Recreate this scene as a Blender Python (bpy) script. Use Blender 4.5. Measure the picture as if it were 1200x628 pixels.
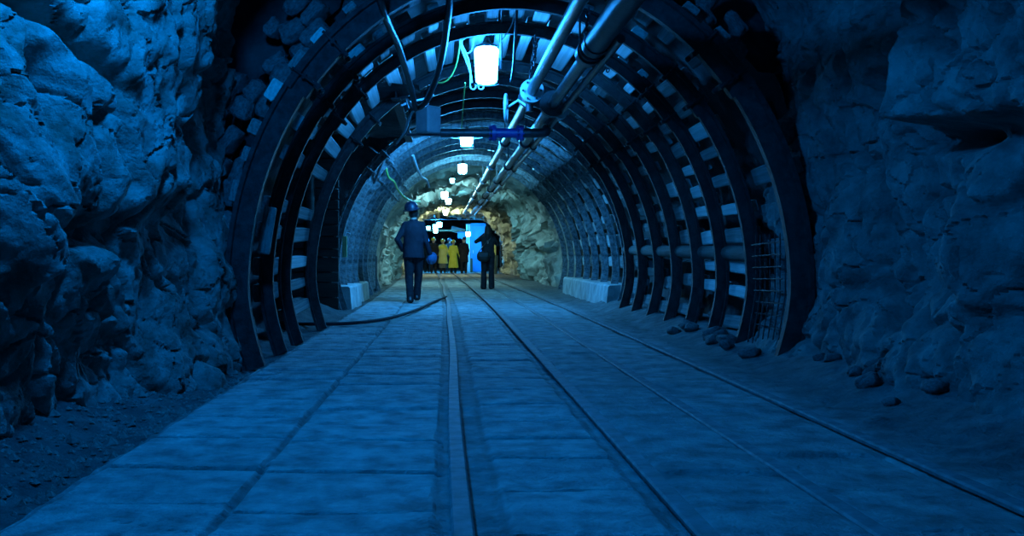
import bpy, math, random
from mathutils import Vector, Matrix, noise, Euler
random.seed(11)
R = math.radians
for o in list(bpy.data.objects): bpy.data.objects.remove(o)
SC = bpy.context.scene
COL = SC.collection

# ------------------------------------------------------------------ camera
F = 1100.0; VX, VY = 522.0, 299.0; EYE = 0.87
cam = bpy.data.cameras.new('camera'); camo = bpy.data.objects.new('camera', cam); COL.objects.link(camo)
cam.sensor_fit = 'HORIZONTAL'; cam.sensor_width = 36.0; cam.lens = 36.0*F/1200.0
cam.shift_x = (600-VX)/1200.0; cam.shift_y = -(314-VY)/1200.0
cam.clip_start = 0.05; cam.clip_end = 200
camo.location = (0, 0, EYE); camo.rotation_euler = (R(90), 0, 0)
SC.camera = camo
def at(px, py, d): return Vector(((px-VX)/F*d, d, EYE-(py-VY)/F*d))

# ------------------------------------------------------------------ world, exposure, lamp colours
w = bpy.data.worlds.new('world'); SC.world = w; w.use_nodes = True
w.node_tree.nodes['Background'].inputs[0].default_value = (0.004, 0.16, 1.0, 1)
w.node_tree.nodes['Background'].inputs[1].default_value = 0.02
vs = SC.view_settings
SC.display_settings.display_device = 'sRGB'
vs.view_transform = 'Standard'; vs.look = 'None'; vs.gamma = 1.0; vs.exposure = 0.0; vs.use_curve_mapping = False
SC.cycles.use_denoising = True
SC.cycles.max_bounces = 6; SC.cycles.diffuse_bounces = 3
BLUE0 = (0.0, 0.25, 1.0)        # lamp above the foreground
BLUE1 = (0.018, 0.29, 1.0)      # nearest lamp in the frame
BLUE2 = (0.03, 0.34, 1.0)
TEAL = (0.15, 0.66, 1.0)
WARM = (0.80, 1.0, 0.62)
DEEP = (0.03, 0.40, 1.0)
#        px   py    d    width colour strength  label
LAMPS = [
 (215, -302, 3.9, .26, BLUE0, 420, 'mine lamp under the rock roof above the foreground slabs, out of the picture'),
 (570,   77, 9.7, .27, BLUE1, 170, 'largest glowing mine lamp, hanging between the near arches beside the hooks'),
 (547,  163, 15.4, .24, BLUE2, 1150, 'caged mine lamp with split glow, hanging just below the blue flanged pipe'),
 (542,  198, 21.0, .22, (.10, .56, 1.0), 480, 'square bright lamp under the crown of the far arches, third lamp into the tunnel'),
 (530,  212, 24.5, .14, TEAL, 30, 'small dim lamp just past the last arch, on the rock roof'),
 (521,  229, 28.0, .22, (.26, .70, .90), 470, 'bright lamp on the cavern roof, left one of the close pair'),
 (525.5, 236, 31.0, .20, TEAL, 330, 'lamp on the cavern roof, right and lower one of the close pair'),
 (522,  249, 40.5, .22, WARM, 420, 'warm lamp hanging below the cavern roof in front of the dark end hall'),
 (515,  263.5, 47.0, .28, DEEP, 350, 'right lamp of the row of small lamps above the yellow helmet in the end hall'),
 (510,  266, 48.5, .26, DEEP, 350, 'middle lamp of the upper row of small lamps in the end hall'),
 (502,  267.5, 50.0, .22, TEAL, 40, 'leftmost small lamp in the end hall'),
 (510.5, 270.5, 49.0, .24, TEAL, 60, 'lowest small lamp of the end hall, right above the dark-coated miner'),
 (548.5, 274.5, 47.5, .26, DEEP, 300, 'bright lamp on the wall beside the blue steel door'),
]

# ------------------------------------------------------------------ materials
def mat(name, col, col2=None, scale=6.0, rough=0.8, metal=0.0, bump=0.0, bscale=30.0, spec=0.3, stretch=(1,1,1), lo=.35, hi=.65, voro=0.0, attr=None, attrcol=None):
    m = bpy.data.materials.new(name); m.use_nodes = True
    nt = m.node_tree; b = nt.nodes['Principled BSDF']
    b.inputs['Roughness'].default_value = rough; b.inputs['Metallic'].default_value = metal
    b.inputs['Specular IOR Level'].default_value = spec
    tc = nt.nodes.new('ShaderNodeTexCoord'); mp = nt.nodes.new('ShaderNodeMapping')
    mp.inputs['Scale'].default_value = stretch
    nt.links.new(tc.outputs['Object'], mp.inputs['Vector'])
    out = None
    if col2:
        n = nt.nodes.new('ShaderNodeTexNoise'); n.inputs['Scale'].default_value = scale; n.inputs['Detail'].default_value = 8
        n.inputs['Roughness'].default_value = .62
        nt.links.new(mp.outputs[0], n.inputs['Vector'])
        r = nt.nodes.new('ShaderNodeValToRGB')
        r.color_ramp.elements[0].position = lo; r.color_ramp.elements[0].color = (*col, 1)
        r.color_ramp.elements[1].position = hi; r.color_ramp.elements[1].color = (*col2, 1)
        nt.links.new(n.outputs['Fac'], r.inputs['Fac']); out = r.outputs['Color']
    else:
        b.inputs['Base Color'].default_value = (*col, 1)
    if attr and out:
        a = nt.nodes.new('ShaderNodeAttribute'); a.attribute_name = attr
        mx = nt.nodes.new('ShaderNodeMix'); mx.data_type = 'RGBA'
        n2 = nt.nodes.new('ShaderNodeTexNoise'); n2.inputs['Scale'].default_value = 14; n2.inputs['Detail'].default_value = 6
        nt.links.new(mp.outputs[0], n2.inputs['Vector'])
        r2 = nt.nodes.new('ShaderNodeValToRGB')
        r2.color_ramp.elements[0].position = .3; r2.color_ramp.elements[0].color = (*[c*.55 for c in attrcol], 1)
        r2.color_ramp.elements[1].position = .7; r2.color_ramp.elements[1].color = (*attrcol, 1)
        nt.links.new(n2.outputs['Fac'], r2.inputs['Fac'])
        nt.links.new(a.outputs['Fac'], mx.inputs['Factor']); nt.links.new(out, mx.inputs['A']); nt.links.new(r2.outputs['Color'], mx.inputs['B'])
        out = mx.outputs['Result']
    if out: nt.links.new(out, b.inputs['Base Color'])
    if bump:
        n = nt.nodes.new('ShaderNodeTexNoise'); n.inputs['Scale'].default_value = bscale; n.inputs['Detail'].default_value = 10
        n.inputs['Roughness'].default_value = .65
        nt.links.new(mp.outputs[0], n.inputs['Vector'])
        bp = nt.nodes.new('ShaderNodeBump'); bp.inputs['Strength'].default_value = bump; bp.inputs['Distance'].default_value = .04
        src = n.outputs['Fac']
        if voro:
            v = nt.nodes.new('ShaderNodeTexVoronoi'); v.feature = 'DISTANCE_TO_EDGE'; v.inputs['Scale'].default_value = voro
            nt.links.new(mp.outputs[0], v.inputs['Vector'])
            mn = nt.nodes.new('ShaderNodeMath'); mn.operation = 'MINIMUM'; mn.inputs[1].default_value = .12
            nt.links.new(v.outputs['Distance'], mn.inputs[0])
            ml = nt.nodes.new('ShaderNodeMath'); ml.operation = 'MULTIPLY_ADD'; ml.inputs[1].default_value = 2.0
            nt.links.new(mn.outputs[0], ml.inputs[0]); nt.links.new(src, ml.inputs[2]); src = ml.outputs[0]
        nt.links.new(src, bp.inputs['Height']); nt.links.new(bp.outputs['Normal'], b.inputs['Normal'])
    return m
def emis(name, col, s):
    m = bpy.data.materials.new(name); m.use_nodes = True
    b = m.node_tree.nodes['Principled BSDF']
    b.inputs['Base Color'].default_value = (.8,.8,.8,1)
    b.inputs['Emission Color'].default_value = (*col,1); b.inputs['Emission Strength'].default_value = s
    return m
M = {}
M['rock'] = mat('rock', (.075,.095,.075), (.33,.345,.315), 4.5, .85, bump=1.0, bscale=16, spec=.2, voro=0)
M['rock_right_dim'] = mat('rock_right_dim', (.075,.088,.08), (.21,.22,.20), 4.0, .85, bump=.9, bscale=9, spec=.2)  # darker copy of rock; dimness away from the lamp put into the colour
M['steel_lit'] = mat('arch_steel_lit', (.05,.05,.049), (.24,.24,.235), 18, .6, .1, bump=.4, bscale=60, spec=.4)  # lit copy of the arch steel; lamp glow put into the colour
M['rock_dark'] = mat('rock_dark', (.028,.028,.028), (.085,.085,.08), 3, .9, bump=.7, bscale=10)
M['rock_pale'] = mat('rock_pale', (.06,.06,.045), (.52,.52,.43), 1.3, .7, bump=.8, bscale=6, spec=.4)  # broad dark patches put light and shade contrast into the rock colour
M['stone'] = mat('stone', (.07,.07,.066), (.18,.18,.17), 7, .85, bump=.5, bscale=18)
M['floor'] = mat('floor', (.23,.23,.215), (.53,.53,.50), 6.0, .85, bump=.8, bscale=38, spec=.08, attr='dirt', attrcol=(.075,.075,.07))
M['gravel'] = mat('gravel', (.10,.10,.09), (.24,.24,.21), 12, .9, bump=.5, bscale=60)
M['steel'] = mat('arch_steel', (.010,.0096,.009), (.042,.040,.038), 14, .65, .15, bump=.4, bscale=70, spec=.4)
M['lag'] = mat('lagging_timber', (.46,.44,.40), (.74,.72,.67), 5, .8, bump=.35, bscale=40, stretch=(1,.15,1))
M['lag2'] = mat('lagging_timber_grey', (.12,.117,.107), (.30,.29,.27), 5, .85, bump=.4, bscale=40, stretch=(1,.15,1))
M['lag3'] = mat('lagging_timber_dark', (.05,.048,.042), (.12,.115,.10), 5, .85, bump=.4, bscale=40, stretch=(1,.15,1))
M['plank'] = mat('plank', (.025,.022,.018), (.07,.062,.05), 6, .9, bump=.4, bscale=40, stretch=(.12,1,1))
M['concrete'] = mat('concrete', (.28,.28,.26), (.55,.55,.52), 4, .8, bump=.4, bscale=40)
M['rail'] = mat('rail_steel', (.13,.13,.125), (.24,.24,.235), 12, .7, .0, bump=.2, bscale=80, spec=.1)
M['pipe'] = mat('pipe_steel', (.03,.032,.035), (.085,.09,.095), 9, .36, .35, bump=.12, bscale=60, spec=.6)
M['pipe_dark'] = mat('pipe_dark', (.03,.03,.032), (.07,.07,.075), 9, .4, .3, bump=.15, bscale=60, spec=.5)
M['pipe_pale'] = mat('flange_paint', (.45,.47,.48), (.62,.64,.65), 9, .5, .1, bump=.15, bscale=60, spec=.4)
M['blue_paint'] = mat('blue_paint', (.025,.03,.16), (.04,.045,.24), 9, .4, 0, bump=.1, bscale=60, spec=.5)
M['rubber'] = mat('rubber', (.010,.010,.011), (.022,.022,.022), 20, .38, 0, bump=.1, bscale=80, spec=.6)
M['wire'] = mat('wire_grey', (.35,.36,.36), (.5,.5,.5), 20, .5, 0)
M['wire_green'] = mat('wire_yellow_green', (.30,.42,.08), (.42,.55,.12), 20, .5, 0)
M['boxpaint'] = mat('grey_enamel', (.30,.31,.32), (.38,.39,.40), 8, .55, 0, bump=.1, bscale=50)
M['housing'] = mat('lamp_housing', (.03,.03,.03), (.06,.06,.06), 8, .5, .3)
M['skin'] = mat('skin', (.50,.33,.25), (.56,.38,.30), 8, .6)
M['suit'] = mat('navy_suit', (.007,.009,.016), (.013,.016,.027), 10, .75, bump=.3, bscale=14)
M['trouser'] = mat('dark_trousers', (.008,.009,.013), (.018,.018,.024), 10, .8, bump=.3, bscale=14)
M['black'] = mat('black_cloth', (.009,.009,.011), (.02,.02,.024), 10, .8, bump=.3, bscale=14)
M['shoe'] = mat('black_leather', (.01,.01,.01), (.02,.02,.02), 10, .4, spec=.5)
M['hair'] = mat('dark_hair', (.008,.007,.006), (.025,.02,.018), 30, .5, bump=.5, bscale=30, stretch=(1,1,.1))
M['yellow'] = mat('yellow_oilskin', (.68,.60,.04), (.80,.72,.09), 5, .55, bump=.3, bscale=10)
M['cream'] = mat('pale_yellow_coat', (.62,.57,.16), (.76,.70,.26), 5, .6, bump=.3, bscale=10)
M['greycloth'] = mat('grey_skirt', (.10,.11,.10), (.18,.19,.17), 8, .8)
M['helm_yellow'] = mat('yellow_helmet', (.60,.42,.02), (.7,.5,.03), 5, .35, spec=.5)
M['helm_blue'] = mat('blue_helmet', (.04,.13,.36), (.06,.18,.45), 5, .3, spec=.6)
M['helm_carry'] = mat('carried_helmet', (.03,.10,.20), (.04,.13,.26), 5, .3, spec=.6)
M['helm_navy'] = mat('navy_helmet', (.008,.013,.03), (.013,.02,.045), 5, .45, spec=.5)
M['helm_black'] = mat('black_helmet', (.012,.012,.016), (.02,.02,.025), 5, .4, spec=.5)
M['red'] = mat('red_fabric', (.45,.03,.02), (.55,.05,.03), 8, .7)
M['door_blue'] = mat('door_blue', (.02,.30,.75), (.03,.38,.85), 2, .45, bump=.1, bscale=10, spec=.5)
M['white_paint'] = mat('white_paint', (.6,.66,.66), (.75,.8,.8), 3, .5)
M['bin_green'] = mat('bin_green', (.07,.10,.085), (.12,.16,.14), 5, .6)
M['brown'] = mat('brown_board', (.13,.10,.06), (.22,.17,.10), 5, .8, bump=.3, bscale=30, stretch=(1,1,.1))
M['sign'] = mat('yellow_strip', (.35,.34,.14), (.48,.47,.22), 8, .6)
M['dark_metal'] = mat('dark_metal', (.015,.02,.03), (.03,.04,.06), 6, .5, .3)

# ------------------------------------------------------------------ object helpers
WL = {}
def link(o, parent=None, origin=Vector((0,0,0))):
    COL.objects.link(o)
    if parent: o.parent = parent; o.location = origin - WL[parent.name]
    else: o.location = origin
    WL[o.name] = origin.copy()
    return o
def tag(o, label=None, cat=None, group=None, kind=None):
    if label: o['label'] = label
    if cat: o['category'] = cat
    if group: o['group'] = group
    if kind: o['kind'] = kind
    return o
def thing(name, label, cat, loc, group=None):
    o = bpy.data.objects.new(name, None); o.empty_display_size = .1
    link(o, None, Vector(loc)); return tag(o, label, cat, group)
class MB:
    def __init__(s): s.v = []; s.f = []
    def add(s, vs, fs):
        n = len(s.v); s.v += [Vector(v) for v in vs]; s.f += [[i+n for i in f] for f in fs]; return s
    def box(s, c, size, rot=None, jit=0, bev=0):
        c = Vector(c); h = Vector(size)/2
        m = rot if rot is not None else Matrix.Identity(3)
        if bev:
            b = min(bev, min(h)*.9); rings = []
            for z, ins in ((-h.z, b), (-h.z+b, 0), (h.z-b, 0), (h.z, b)):
                x, y = h.x-ins, h.y-ins
                q = b if ins == 0 else b*.6
                rings.append([(-x+q,-y,z),(x-q,-y,z),(x,-y+q,z),(x,y-q,z),(x-q,y,z),(-x+q,y,z),(-x,y-q,z),(-x,-y+q,z)])
            vs = [c+m@(Vector(p)+Vector((random.uniform(-jit,jit),)*3)) for r in rings for p in r]
            fs = [[0,7,6,5,4,3,2,1], [24+i for i in range(8)]]
            for k in range(3):
                for i in range(8):
                    j = (i+1)%8; fs.append([k*8+i, k*8+j, k*8+8+j, k*8+8+i])
            return s.add(vs, fs)
        vs = [c+m@Vector((sx*h.x+random.uniform(-jit,jit), sy*h.y+random.uniform(-jit,jit), sz*h.z+random.uniform(-jit,jit)))
              for sz in (-1,1) for sx,sy in ((-1,-1),(1,-1),(1,1),(-1,1))]
        return s.add(vs, [[0,3,2,1],[4,5,6,7],[0,1,5,4],[1,2,6,5],[2,3,7,6],[3,0,4,7]])
    def rings(s, rs, cap=True, closed=True):
        n = len(rs[0]); vs = [p for r in rs for p in r]; fs = []
        for k in range(len(rs)-1):
            for i in range(n if closed else n-1):
                j = (i+1)%n; fs.append([k*n+i, k*n+j, k*n+n+j, k*n+n+i])
        if cap:
            fs.append(list(range(n-1,-1,-1))); fs.append([len(vs)-n+i for i in range(n)])
        return s.add(vs, fs)
    def tube(s, pts, r, n=10, cap=True):
        pts = [Vector(p) for p in pts]; rs = []
        rad = r if isinstance(r, (list, tuple)) else [r]*len(pts)
        up = None
        for i, p in enumerate(pts):
            t = (pts[min(i+1,len(pts)-1)]-pts[max(i-1,0)]).normalized()
            if up is None: up = Vector((0,0,1)) if abs(t.z) < .9 else Vector((1,0,0))
            a = t.cross(up)
            if a.length < 1e-4: a = t.cross(Vector((1,.3,0)))
            a.normalize(); b = a.cross(t).normalized(); up = b
            rs.append([p+(a*math.cos(q)+b*math.sin(q))*rad[i] for q in (2*math.pi*k/n for k in range(n))])
        return s.rings(rs, cap)
    def ell(s, c, rx, ry, rz, nu=14, nv=10, rot=None):
        c = Vector(c); rs = []
        m = rot if rot is not None else Matrix.Identity(3)
        for j in range(nv+1):
            ph = -math.pi/2+math.pi*(j*.998+nv*.001)/nv
            rs.append([c+m@Vector((rx*math.cos(ph)*math.cos(2*math.pi*i/nu), ry*math.cos(ph)*math.sin(2*math.pi*i/nu), rz*math.sin(ph))) for i in range(nu)])
        return s.rings(rs)
    def caps(s, pts, rs, n=12):
        s.tube(pts, rs, n)
        for p, r in zip(pts, rs): s.ell(p, r, r, r, n, 8)
        return s
    def sub(s, fn): s.v = [Vector(fn(v)) for v in s.v]; return s
    def mesh(s, name, m, origin=Vector((0,0,0)), smooth=True):
        me = bpy.data.meshes.new(name); me.from_pydata([v-origin for v in s.v], [], s.f); me.update()
        if m: me.materials.append(M[m] if isinstance(m, str) else m)
        if smooth:
            me.shade_smooth()
            try: me.set_sharp_from_angle(angle=R(38))
            except Exception: pass
        return me
    def build(s, name, m, parent=None, origin=None, smooth=True):
        if origin is None:
            if parent: origin = WL[parent.name]
            else: origin = Vector((0,0,0))
        origin = Vector(origin)
        o = bpy.data.objects.new(name, s.mesh(name, m, origin, smooth))
        return link(o, parent, origin)
    def base(s):
        n = len(s.v)
        return Vector((sum(v.x for v in s.v)/n, sum(v.y for v in s.v)/n, min(v.z for v in s.v)))
def single(mb, name, m, label, cat, group=None, smooth=True):
    return tag(mb.build(name, m, None, mb.base(), smooth), label, cat, group)
def remesh(mb, name, m, voxel, parent, fold=0.0, smooth=4):
    me = bpy.data.meshes.new('raw'); me.from_pydata(mb.v, [], mb.f); me.update()
    t = bpy.data.objects.new('raw', me); COL.objects.link(t)
    md = t.modifiers.new('r', 'REMESH'); md.mode = 'VOXEL'; md.voxel_size = voxel
    if smooth:
        sm = t.modifiers.new('s', 'SMOOTH'); sm.factor = .5; sm.iterations = smooth
    dg = bpy.context.evaluated_depsgraph_get()
    nm = bpy.data.meshes.new_from_object(t.evaluated_get(dg))
    bpy.data.objects.remove(t); bpy.data.meshes.remove(me)
    org = WL[parent.name]; nm.name = name
    for v in nm.vertices:
        c = v.co
        if fold:
            k = noise.noise(Vector((c.x*9, c.y*9, c.z*4)))*fold + noise.noise(Vector((c.x*22, c.y*22, c.z*13)))*fold*.5
            c = c + v.normal*k
        v.co = c-org
    nm.materials.clear(); nm.materials.append(M[m]); nm.shade_smooth()
    return link(bpy.data.objects.new(name, nm), parent, org)
def sst(a, b, x):
    t = max(0, min(1, (x-a)/(b-a))) if a != b else float(x > a)
    return t*t*(3-2*t)
def lerp(a, b, t): return a+(b-a)*t
def gs(d, z, d0, z0, sd, sz): return math.exp(-((d-d0)/sd)**2-((z-z0)/sz)**2)
def spline(pts, n=8):
    pts = [Vector(p) for p in pts]; out = []
    for i in range(len(pts)-1):
        p0, p1, p2, p3 = pts[max(i-1,0)], pts[i], pts[i+1], pts[min(i+2,len(pts)-1)]
        for k in range(n):
            t = k/n
            out.append(.5*((2*p1)+(p2-p0)*t+(2*p0-5*p1+4*p2-p3)*t*t+(3*p1-p0-3*p2+p3)*t**3))
    out.append(pts[-1]); return out
def grid(name, us, vsx, fn, m, flip=False, label=None, soft=0, post=None):
    b = MB(); nu, nv = len(us), len(vsx)
    b.v = [Vector(fn(u, v)) for u in us for v in vsx]
    for _ in range(soft):
        X = [v.x for v in b.v]
        for i in range(1, nu-1):
            for j in range(1, nv-1):
                k = i*nv+j; b.v[k].x = X[k]*.4+.15*(X[k-1]+X[k+1]+X[k-nv]+X[k+nv])
    if post:
        for v in b.v: v.x += post(v)
    for i in range(nu-1):
        for j in range(nv-1):
            q = [i*nv+j, i*nv+j+1, i*nv+nv+j+1, i*nv+nv+j]
            b.f.append(q[::-1] if flip else q)
    o = b.build(name, m); o['kind'] = 'structure'
    if label: o['label'] = label
    return o
def frange(a, b, n): return [a+(b-a)*i/(n-1) for i in range(n)]
def fr(x, y, z, s, octv=5): return noise.fractal(Vector((x*s, y*s, z*s)), 1.0, 2.0, octv)
def crack(x, y, z, s, wd):
    q = Vector((x*s, y*s, z*s)); q += Vector((noise.noise(q*1.7), noise.noise(q*1.7+Vector((7,1,3))), noise.noise(q*1.7+Vector((2,9,5)))))*.45
    dd = noise.voronoi(q)[0]
    return 1-sst(0, wd, dd[1]-dd[0])
def facet(x, y, z, s):
    q = Vector((x*s, y*s, z*s)); q += Vector((noise.noise(q*1.3), noise.noise(q*1.3+Vector((7,1,3))), noise.noise(q*1.3+Vector((2,9,5)))))*.35
    dd, pp = noise.voronoi(q)
    best = -9
    for p_ in pp[:4]:
        g = Vector((noise.cell(p_*7.1+Vector((3,0,0))), noise.cell(p_*5.3+Vector((0,4,0))), noise.cell(p_*9.7)))
        best = max(best, noise.cell(p_*13.7)*.5+(q-p_).dot(g)*1.2-.25*(q-p_).length)
    return best

# ------------------------------------------------------------------ arch profile
CX, AA, BB, ZC = .58, 2.13, 2.50, .60
def make_prof(k=1.0, bb=BB):
    pts = []
    for i in range(13):
        z = ZC*i/12; pts.append(Vector((-(AA-.13*((ZC-z)/ZC)**1.6), 0, z)))
    for i in range(1, 96):
        t = math.pi*(1-i/96); pts.append(Vector((AA*math.cos(t), 0, ZC+bb*math.sin(t))))
    for i in range(12, -1, -1):
        z = ZC*i/12; pts.append(Vector(((AA-.13*((ZC-z)/ZC)**1.6), 0, z)))
    L = [0]
    for a, b in zip(pts, pts[1:]): L.append(L[-1]+(b-a).length)
    return pts, L
PP, LL = make_prof(); LT = LL[-1]
def prof(u, off=0, d=0):
    """point and outward normal at arc fraction u (0 = left foot, 1 = right foot)"""
    s = max(0, min(1, u))*LT; lo = 0
    import bisect
    lo = min(max(bisect.bisect_right(LL, s)-1, 0), len(PP)-2)
    t = (s-LL[lo])/(LL[lo+1]-LL[lo]); p = PP[lo].lerp(PP[lo+1], t)
    a = PP[max(lo-1,0)]; b = PP[min(lo+2, len(PP)-1)]
    tg = (b-a).normalized(); nrm = Vector((-tg.z, 0, tg.x))
    q = p+nrm*off; kx = 1.08 if d > 14.6 else 1.0
    return Vector((q.x*kx+CX, d, q.z)), nrm, tg

# ================================================================== SETTING
# floor
COLS = [(-1.40,-.747,0,1.0), (-.743,-.035,.21,1.0), (.19,.715,.37,.8), (.88,1.34,.13,.3), (1.385,1.90,.4,.35)]
def joint_rows(k): 
    random.seed(100+k); d = 1.5+COLS[k][2]; out = []
    while d < 70: out.append(d); d += random.choice((.5,.55,.6,.62,.45))*(1 if d < 14 else 1.6)
    return out
JR = [joint_rows(k) for k in range(5)]; random.seed(5)
import bisect
def shift(d): return 0 if d < 14 else -.45*((d-14)/32)**1.3
def floor_fn(x, d):
    z = fr(x, d, 0, .9, 3)*.012; dirt = 0.0
    jx = noise.noise(Vector((x*3, d*3, 1)))*.025+noise.noise(Vector((x*14, d*14, 1)))*.008
    xs = x-shift(d)+jx*.6; best = 1.0; inside = False
    for k, (a, b, _, st) in enumerate(COLS):
        if a-.02 < xs < b+.02:
            inside = True
            e = min(xs-a, b-xs)
            rows = JR[k]; dj = d+jx+.012*noise.noise(Vector((k*9, d, 4)))+.02*(x-a)*noise.noise(Vector((k*9.3, round(d*.7), 2)))
            i = bisect.bisect(rows, dj); g = min(abs(dj-rows[max(i-1,0)]), abs(rows[min(i,len(rows)-1)]-dj))
            wgt = .5+.5*noise.noise(Vector((k*3+.5, rows[max(i-1,0)]*3, x*1.5)))
            gw = max(.010, .0024*d)*(.45+1.2*wgt)
            gr = max((1-sst(0, .012, e))*.45 if k < 2 else (1-sst(0,.02,e))*.6, (1-sst(gw*.4, gw*1.5, g))*(.3+.9*wgt))*st
            # broken cracks
            cr = crack(x, d, 0, 1.1, .018) * sst(.05, .3, noise.noise(Vector((x*.8, d*.8, 3)))) if k < 2 else 0
            gr = max(gr, cr*.8)
            hid = noise.cell(Vector((k*5.1+.3, i*3.3+.3, .5)))
            z += hid*.006-gr*.026; dirt = max(dirt, gr)
            if k >= 2: dirt = max(dirt, .02+(.12 if k == 2 else .28)*sst(-.1,.45,fr(x, d, 2, 1.7, 4)))
            if k >= 3: dirt = max(dirt, .24+.15*fr(x, d, 5, 2.5, 4))
            best = 0
    if not inside:
        rut = 0
        if x < -1.38:
            t = sst(-1.40, -1.46, x); dirt = max(dirt, t*.8)
            z += -.03*t + .22*sst(-1.55, -2.3, x) + .035*fr(x, d, 3, 5, 4)*t
        elif x > 1.88:
            t = sst(1.9, 2.3, x); dirt = max(dirt, .25+.4*t)
            z += .16*sst(2.25, 2.95, x)*(1 if d < 16 else .2) + .02*fr(x, d, 3, 5, 4)*t
        else:
            dirt = .36 if x < .5 else .28; z += -.014 + .008*fr(x, d, 3, 12, 3)
    dirt = min(1, max(0, dirt + .12*fr(x, d, 9, 3, 3)))
    return z, dirt
xs = frange(-2.9,-1.5,36)+frange(-1.48,.92,190)+frange(.94,2.4,80)+frange(2.42,4.0,50)
ds = [-4,-2,0,1,1.6]; d = 2.0
while d < 64: ds.append(d); d += max(.013, .0058*d)
fb = MB(); dirt = []
for dd in ds:
    for x in xs:
        z, q = floor_fn(x, dd); fb.v.append(Vector((x, dd, z))); dirt.append(q)
nx = len(xs)
for i in range(len(ds)-1):
    for j in range(nx-1): fb.f.append([i*nx+j, i*nx+j+1, i*nx+nx+j+1, i*nx+nx+j])
fo = fb.build('floor', 'floor'); fo['kind'] = 'structure'
at_ = fo.data.attributes.new('dirt', 'FLOAT', 'POINT'); at_.data.foreach_set('value', dirt)
side = MB(); side.box((-4.6, 12.8, -.06), (3.6, 4.6, .1)); s_ = side.build('floor_side', 'gravel'); s_['kind'] = 'structure'

# near rock walls
def xleft(d, z):
    x = -2.03 + .10*sst(6.0, 7.2, d) - .15*sst(4.0, 2.5, d)
    x += .16*sst(.45, .0, z)*sst(3.6,6.5,d)                          # toe
    # upper protruding face with a sharp far edge
    edge = 6.35 - .22*(2.2-z) + .06*noise.noise(Vector((0, z*2.2, 3)))
    x += .36*sst(.95, 1.35, z)*sst(3.7, 5.9, d)*(1-sst(edge, edge+.16, d))
    x += .08*sst(edge+.1, 7.2, d)
    # lower boulder against the arch
    top = 1.12+.12*noise.noise(Vector((d*1.3, 2, 2)))-.35*sst(6.6,7.4,d)
    x += .17*(1-sst(top-.22, top+.06, z))*gs(d, 0, 6.55, 0, .95, 9)
    x += .22*gs(d, z, 4.9, .75, .5, .35) + .25*gs(d, z, 4.15, .95, .22, .5)
    # hollows
    x -= .55*gs(d, z, 4.42, 1.62, .10, .17) + .6*gs(d, z, 4.1, 2.05, .17, .16) + .40*gs(d, z, 4.75, .98, .28, .07)
    x -= .30*gs(d, z+.35*(d-4.7), 4.7, 1.95, .45, .06)
    x += .5*sst(2.7, 3.7, z)
    q = fr(0, d, z, .9, 3)*.10 + facet(0, d*.9, z*.6+d*.35, 1.5)*.085 + facet(3, d, z*.7-d*.2, 4.2)*.030
    q += (noise.ridged_multi_fractal(Vector((1, d*1.5+z*.7, z*1.1-d*.4)), .9, 2.1, 6, 1.0, 2.0)-1)*.035
    q += fr(2, d, z, 8, 5)*.016
    q -= crack(0, d*.9+z*.3, z*.55, 1.5, .07)*.10 + crack(4, d+.3*z, z*.6, 3.5, .06)*.035*sst(-.2,.4,fr(1,d,z,.8,2))
    return x+q
def xright(d, z):
    x = 3.05 - .12*sst(6.5, 7.6, d) - .28*sst(.7, -.05, z)
    x -= .38*(1-sst(5.50, 5.60, d+.03*noise.noise(Vector((1, z*3, 0)))))*sst(1.55, 1.63, z-.10*(d-5.0))
    x -= .30*gs(d, z, 4.95, .95, .30, .55) + .16*gs(d, z, 6.8, .9, .55, .55) + .14*gs(d, z, 5.7, .35, .4, .3)
    x += .45*gs(d, z-.10*(d-5), 5.45, 1.50, .35, .055) + .18*gs(d, z-.6*(d-6), 6.1, .55, .35, .03)
    x -= .5*sst(2.7, 3.7, z)
    q = fr(8, d, z, .9, 3)*.10 + facet(9, d*.9, z*.7-d*.3, 1.5)*.085 + facet(13, d, z*.7+d*.2, 3.8)*.035
    q += (noise.ridged_multi_fractal(Vector((11, d*1.5-z*.7, z*1.2)), .9, 2.1, 6, 1.0, 2.0)-1)*.03
    q += fr(12, d, z, 8, 5)*.016
    q -= crack(10, d*.9-z*.4, z*.6, 1.4, .07)*.10 + crack(14, d-.3*z, z*.6, 3.5, .06)*.035
    return x-q
def rough(v, s):
    y, z = v.y, v.z
    pt = Vector((s*3, y*2.6+z*1.1, z*1.9-y*.9))
    r = (noise.ridged_multi_fractal(pt, .8, 2.2, 5, 1.0, 2.0)-1.1)*.022*sst(-.5,.5,noise.noise(Vector((s, y*.8, z*.8))))
    r += abs(noise.fractal(Vector((s, y*5, z*5)), .9, 2.1, 6))*.022
    st = noise.noise(Vector((s*5, (y*.75+z)*9, (z-y)*1.2)))*noise.noise(Vector((7, y*1.1, z*1.1)))*.035
    cr = crack(s*4, y*.8+z*.5, z*.7-y*.2, 2.1, .035)*.05+crack(s*7, y+.2*z, z*.8, 5.0, .03)*.018
    return s*(r+st-cr)
dl = frange(-3, 3.4, 30)+frange(3.42, 7.75, 290)
zl = frange(-.15, 2.9, 210)+frange(2.93, 4.0, 30)
grid('wall_left', dl, zl, lambda d, z: (xleft(d, z), d, z), 'rock', flip=True, label='rough rock face left of the foreground floor', soft=3, post=lambda v: rough(v, 1))
dr = frange(-3, 4.2, 30)+frange(4.22, 8.3, 240)
grid('wall_right', dr, zl, lambda d, z: (xright(d, z), d, z), 'rock_right_dim', label='rough rock face right of the foreground floor', soft=3, post=lambda v: rough(v, -1))
grid('ceiling', frange(-3, 8.2, 70), frange(-2.8, 4.0, 50), lambda d, x: (x, d, 3.75+fr(x, d, 2, .8, 4)*.3), 'rock_dark', flip=True, label='rock roof over the foreground')
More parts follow.
